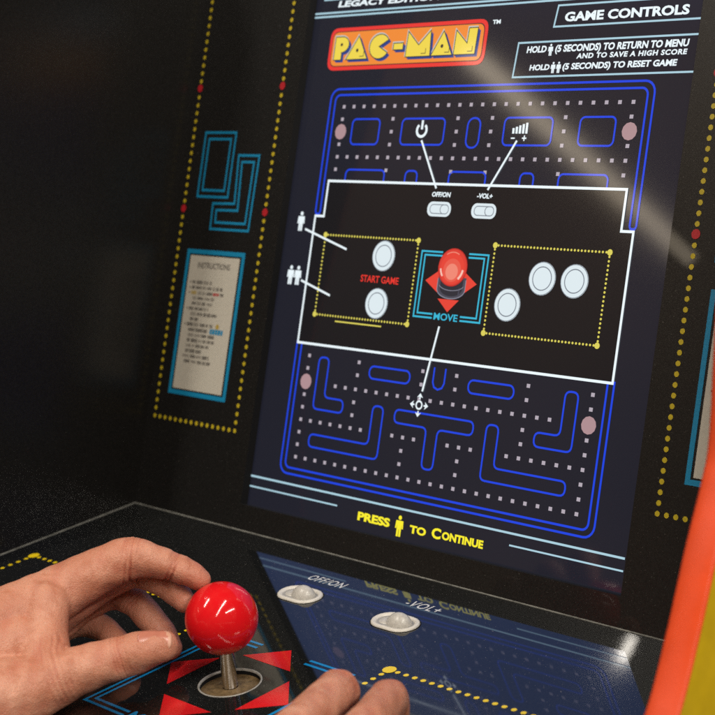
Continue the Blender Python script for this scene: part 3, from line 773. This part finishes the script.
RH = {
  'index': [(20.6, 31.5, 5.2, 1.30), (19.07, 29.81, 5.10, 1.22), (17.37, 26.18, 4.70, 1.10), (15.47, 22.30, 4.00, 1.10), (13.96, 19.51, 3.40, 1.15)],
  'index_end': [(13.96, 19.51, 3.40, 1.12), (13.75, 19.3, 2.2, .95), (13.95, 19.7, .85, .78)],
  'middle': [(23.2, 30.0, 5.2, 1.28), (22.12, 27.80, 5.10, 1.18), (19.84, 23.55, 4.60, 1.05), (18.22, 20.80, 4.00, 1.01), (16.85, 18.75, 3.40, 1.05)],
  'middle_end': [(16.85, 18.75, 3.40, 1.03), (16.6, 18.5, 2.2, .92), (16.8, 18.9, .82, .76)],
  'ring': [(27.5, 30.0, 4.8, 1.15), (26.87, 27.80, 4.60, 1.05), (24.85, 24.06, 4.0, 0.93), (23.3, 21.6, 3.1, 0.93)],
  'ring_end': [(23.3, 21.6, 3.1, .92), (23.1, 21.4, 2.0, .84), (23.2, 21.8, .75, .70)],
  'pinky': [(31.0, 31.0, 4.2, 1.0), (30.6, 28.6, 4.00, 0.92), (29.0, 25.6, 3.4, 0.80), (27.6, 23.4, 2.6, 0.75)],
  'pinky_end': [(27.6, 23.4, 2.6, .74), (27.4, 23.3, 1.7, .68), (27.4, 23.6, .65, .58)],
  'thumb': [(23.5, 38.5, 4.2, 1.7), (20.5, 34.5, 3.2, 1.5), (18.2, 31.2, 2.4, 1.2), (16.4, 28.6, 1.6, 1.05), (15.2, 26.9, 1.1, .8)],
  'palm_a': [(26.2, 40.5, 5.6, 1.9), (20.3, 31.0, 5.1, 1.35)], 'palm_b': [(27.0, 40.4, 5.6, 1.9), (23.2, 30.0, 5.1, 1.35)],
  'palm_c': [(28.2, 40.4, 5.3, 1.8), (27.3, 30.0, 4.7, 1.2)], 'palm_d': [(29.2, 40.4, 5.0, 1.6), (30.7, 31.0, 4.2, 1.05)],
  'forearm': [(27.6, 39.8, 5.4, 2.2), (28.0, 44.0, 5.6, 2.2), (28.0, 50.0, 6.2, 2.5), (27.0, 58.0, 7.4, 2.9)]}
RC = [((13.96, 19.51, 3.40), (15.47, 22.30, 4.00), (0, -.1, 1), .085, 7, .22, 2.2), ((16.85, 18.75, 3.40), (18.22, 20.80, 4.0), (0, -.1, 1), .085, 7, .22, 2.2)]
RF = [((13.96, 19.2, 3.40), 1.6, .35), ((16.85, 18.5, 3.40), 1.6, .35)]
rh = build_hand(RH, RC, RF, person, voxel=.0009, smooth=7)
rh['label'] = 'right hand with bent fingers at the front of the panel'

# fingernail of the thumb
def nail(center, tip, up, length, width, rad, parent):
    C = np.array(pan(*center)); a = np.array(pan(*tip)) - C; a /= np.linalg.norm(a)
    u = np.array(pan(*up)) - np.array(pan(0, 0, 0)); u -= a * (u @ a); u /= np.linalg.norm(u); s = np.cross(a, u)
    b = MB(); nu, nv = 14, 18; V = []; mid = []
    for j in range(nv + 1):
        t = j / nv; wv = width * (1 - .10 * (1 - t)) * math.sqrt(max(.03, 1 - max(0, (t - .70) / .32) ** 2)) * math.sqrt(max(.05, 1 - max(0, (.20 - t) / .22) ** 2))
        for i in range(nu + 1):
            x = (i / nu - .5) * 2 * wv
            V.append(C + a * (t - .5) * length * T + s * x * T + u * T * (math.sqrt(rad * rad - x * x) - rad - .13 * max(0, t - .5) ** 2 - .30 * max(0, .25 - t) ** 2))
    for j in range(nv):
        for i in range(nu):
            q = [j * (nu + 1) + i, j * (nu + 1) + i + 1, (j + 1) * (nu + 1) + i + 1, (j + 1) * (nu + 1) + i]
            x = (i + .5) / nu * 2 - 1; t = (j + .5) / nv
            b.add([], [], 'nail'); s_ = 'nail_tip' if t > .88 - .10 * x * x else 'nail'
            mid.append((q, s_))
    b.v = [tuple(v) for v in V]
    for q, m_ in mid: b.f.append(q); b.m.append(b.mi(m_))
    o = b.build('fingernail', parent, smooth=True)
    sd = o.modifiers.new('s', 'SOLIDIFY'); sd.thickness = .0003; sd.offset = 0
    return o
nail(center=(3.20, 22.68, 4.94), tip=(3.78, 21.96, 4.80), up=(.55, .45, .69), length=1.85, width=.64, rad=.86, parent=lh)

# ================================================================== LIGHT
w = bpy.data.worlds.new('World'); SC.world = w; w.use_nodes = True; nt = w.node_tree
bg = nt.nodes['Background']
# a dim hall around the cabinet: uneven, warm, brighter above
tc = nt.nodes.new('ShaderNodeTexCoord'); n1 = nt.nodes.new('ShaderNodeTexNoise'); n1.inputs['Scale'].default_value = 2.2; n1.inputs['Detail'].default_value = 3
rp = nt.nodes.new('ShaderNodeValToRGB'); rp.color_ramp.elements[0].position = .42; rp.color_ramp.elements[0].color = (.05, .045, .042, 1)
rp.color_ramp.elements[1].position = .72; rp.color_ramp.elements[1].color = (.55, .34, .20, 1)
nt.links.new(tc.outputs['Generated'], n1.inputs['Vector']); nt.links.new(n1.outputs['Fac'], rp.inputs['Fac']); nt.links.new(rp.outputs['Color'], bg.inputs['Color'])
bg.inputs['Strength'].default_value = .55

def tube_lamp(name, a, b, width, radiance, col=(1, .93, .82)):
    """a ceiling tube or added fill tube from a to b (relative to the panel hinge), shining down"""
    a = Vector(a) + ROOTLOC; b = Vector(b) + ROOTLOC
    L = bpy.data.lights.new(name, 'AREA'); L.shape = 'RECTANGLE'; L.size = (b - a).length; L.size_y = width
    L.energy = radiance * math.pi * L.size * width; L.color = col
    o = bpy.data.objects.new(name, L); COL.objects.link(o)
    x = (b - a).normalized(); mid = (a + b) / 2
    z = (mid - (ROOTLOC + Vector((0, -.2, 0)))); z -= x * z.dot(x); z.normalize(); y = z.cross(x)
    o.matrix_world = Matrix.Translation(mid) @ Matrix((x, y, z)).transposed().to_4x4()
    return o
tube_lamp('ceiling_or_fill_tube', (-.62, -.75, 1.6), (-.80, -1.95, 1.65), .07, 78)
tube_lamp('ceiling_or_fill_tube', (.66, -.10, 1.65), (2.0, -3.2, 1.65), .07, 72)
tube_lamp('ceiling_or_fill_tube', (2.1, .35, 1.55), (2.25, -1.1, 1.55), .07, 95)  # added fill tube, put in to brighten the yellow side
tube_lamp('far_ceiling_tube', (-2.62, -2.50, 1.76), (-2.83, -4.20, 1.80), .055, 7.5, (1, .84, .62))
tube_lamp('small_ceiling_lamp', (-1.014, -.700, 1.60), (-1.014, -.757, 1.60), .016, 380)

# ================================================================== CAMERA
Rm = np.array([[0.7065770034387635, -0.13759877529961329, 0.6941293217027676], [0.09639539844163271, 0.9904849188302812, 0.09822195645093904], [-0.701039845779665, -0.00249050312543872, 0.7131177546684739]])
Cc = (71.10108685, 5.27575561, -80.20475648)
Mcw = np.stack([np.array([1., 0, 0]), -U, N_IN], 1)
right, down, fwd = Mcw @ Rm[0], Mcw @ Rm[1], Mcw @ Rm[2]
cam = bpy.data.cameras.new('camera'); co = bpy.data.objects.new('camera', cam); COL.objects.link(co)
co.matrix_world = Matrix.Translation(cv(*Cc)) @ Matrix([right, -down, -fwd]).transposed().to_4x4()
cam.sensor_width = 36; cam.lens = 36 * 1623.5818 / 715; cam.clip_start = .02; cam.clip_end = 60
cam.dof.use_dof = True; cam.dof.focus_distance = 98 * T; cam.dof.aperture_fstop = 14
SC.camera = co

SC.render.engine = 'CYCLES'
SC.view_settings.view_transform = 'Standard'; SC.view_settings.look = 'None'; SC.view_settings.exposure = 0; SC.view_settings.gamma = 1
SC.cycles.use_denoising = False
SC.cycles.max_bounces = 6; SC.cycles.sample_clamp_indirect = 3.0
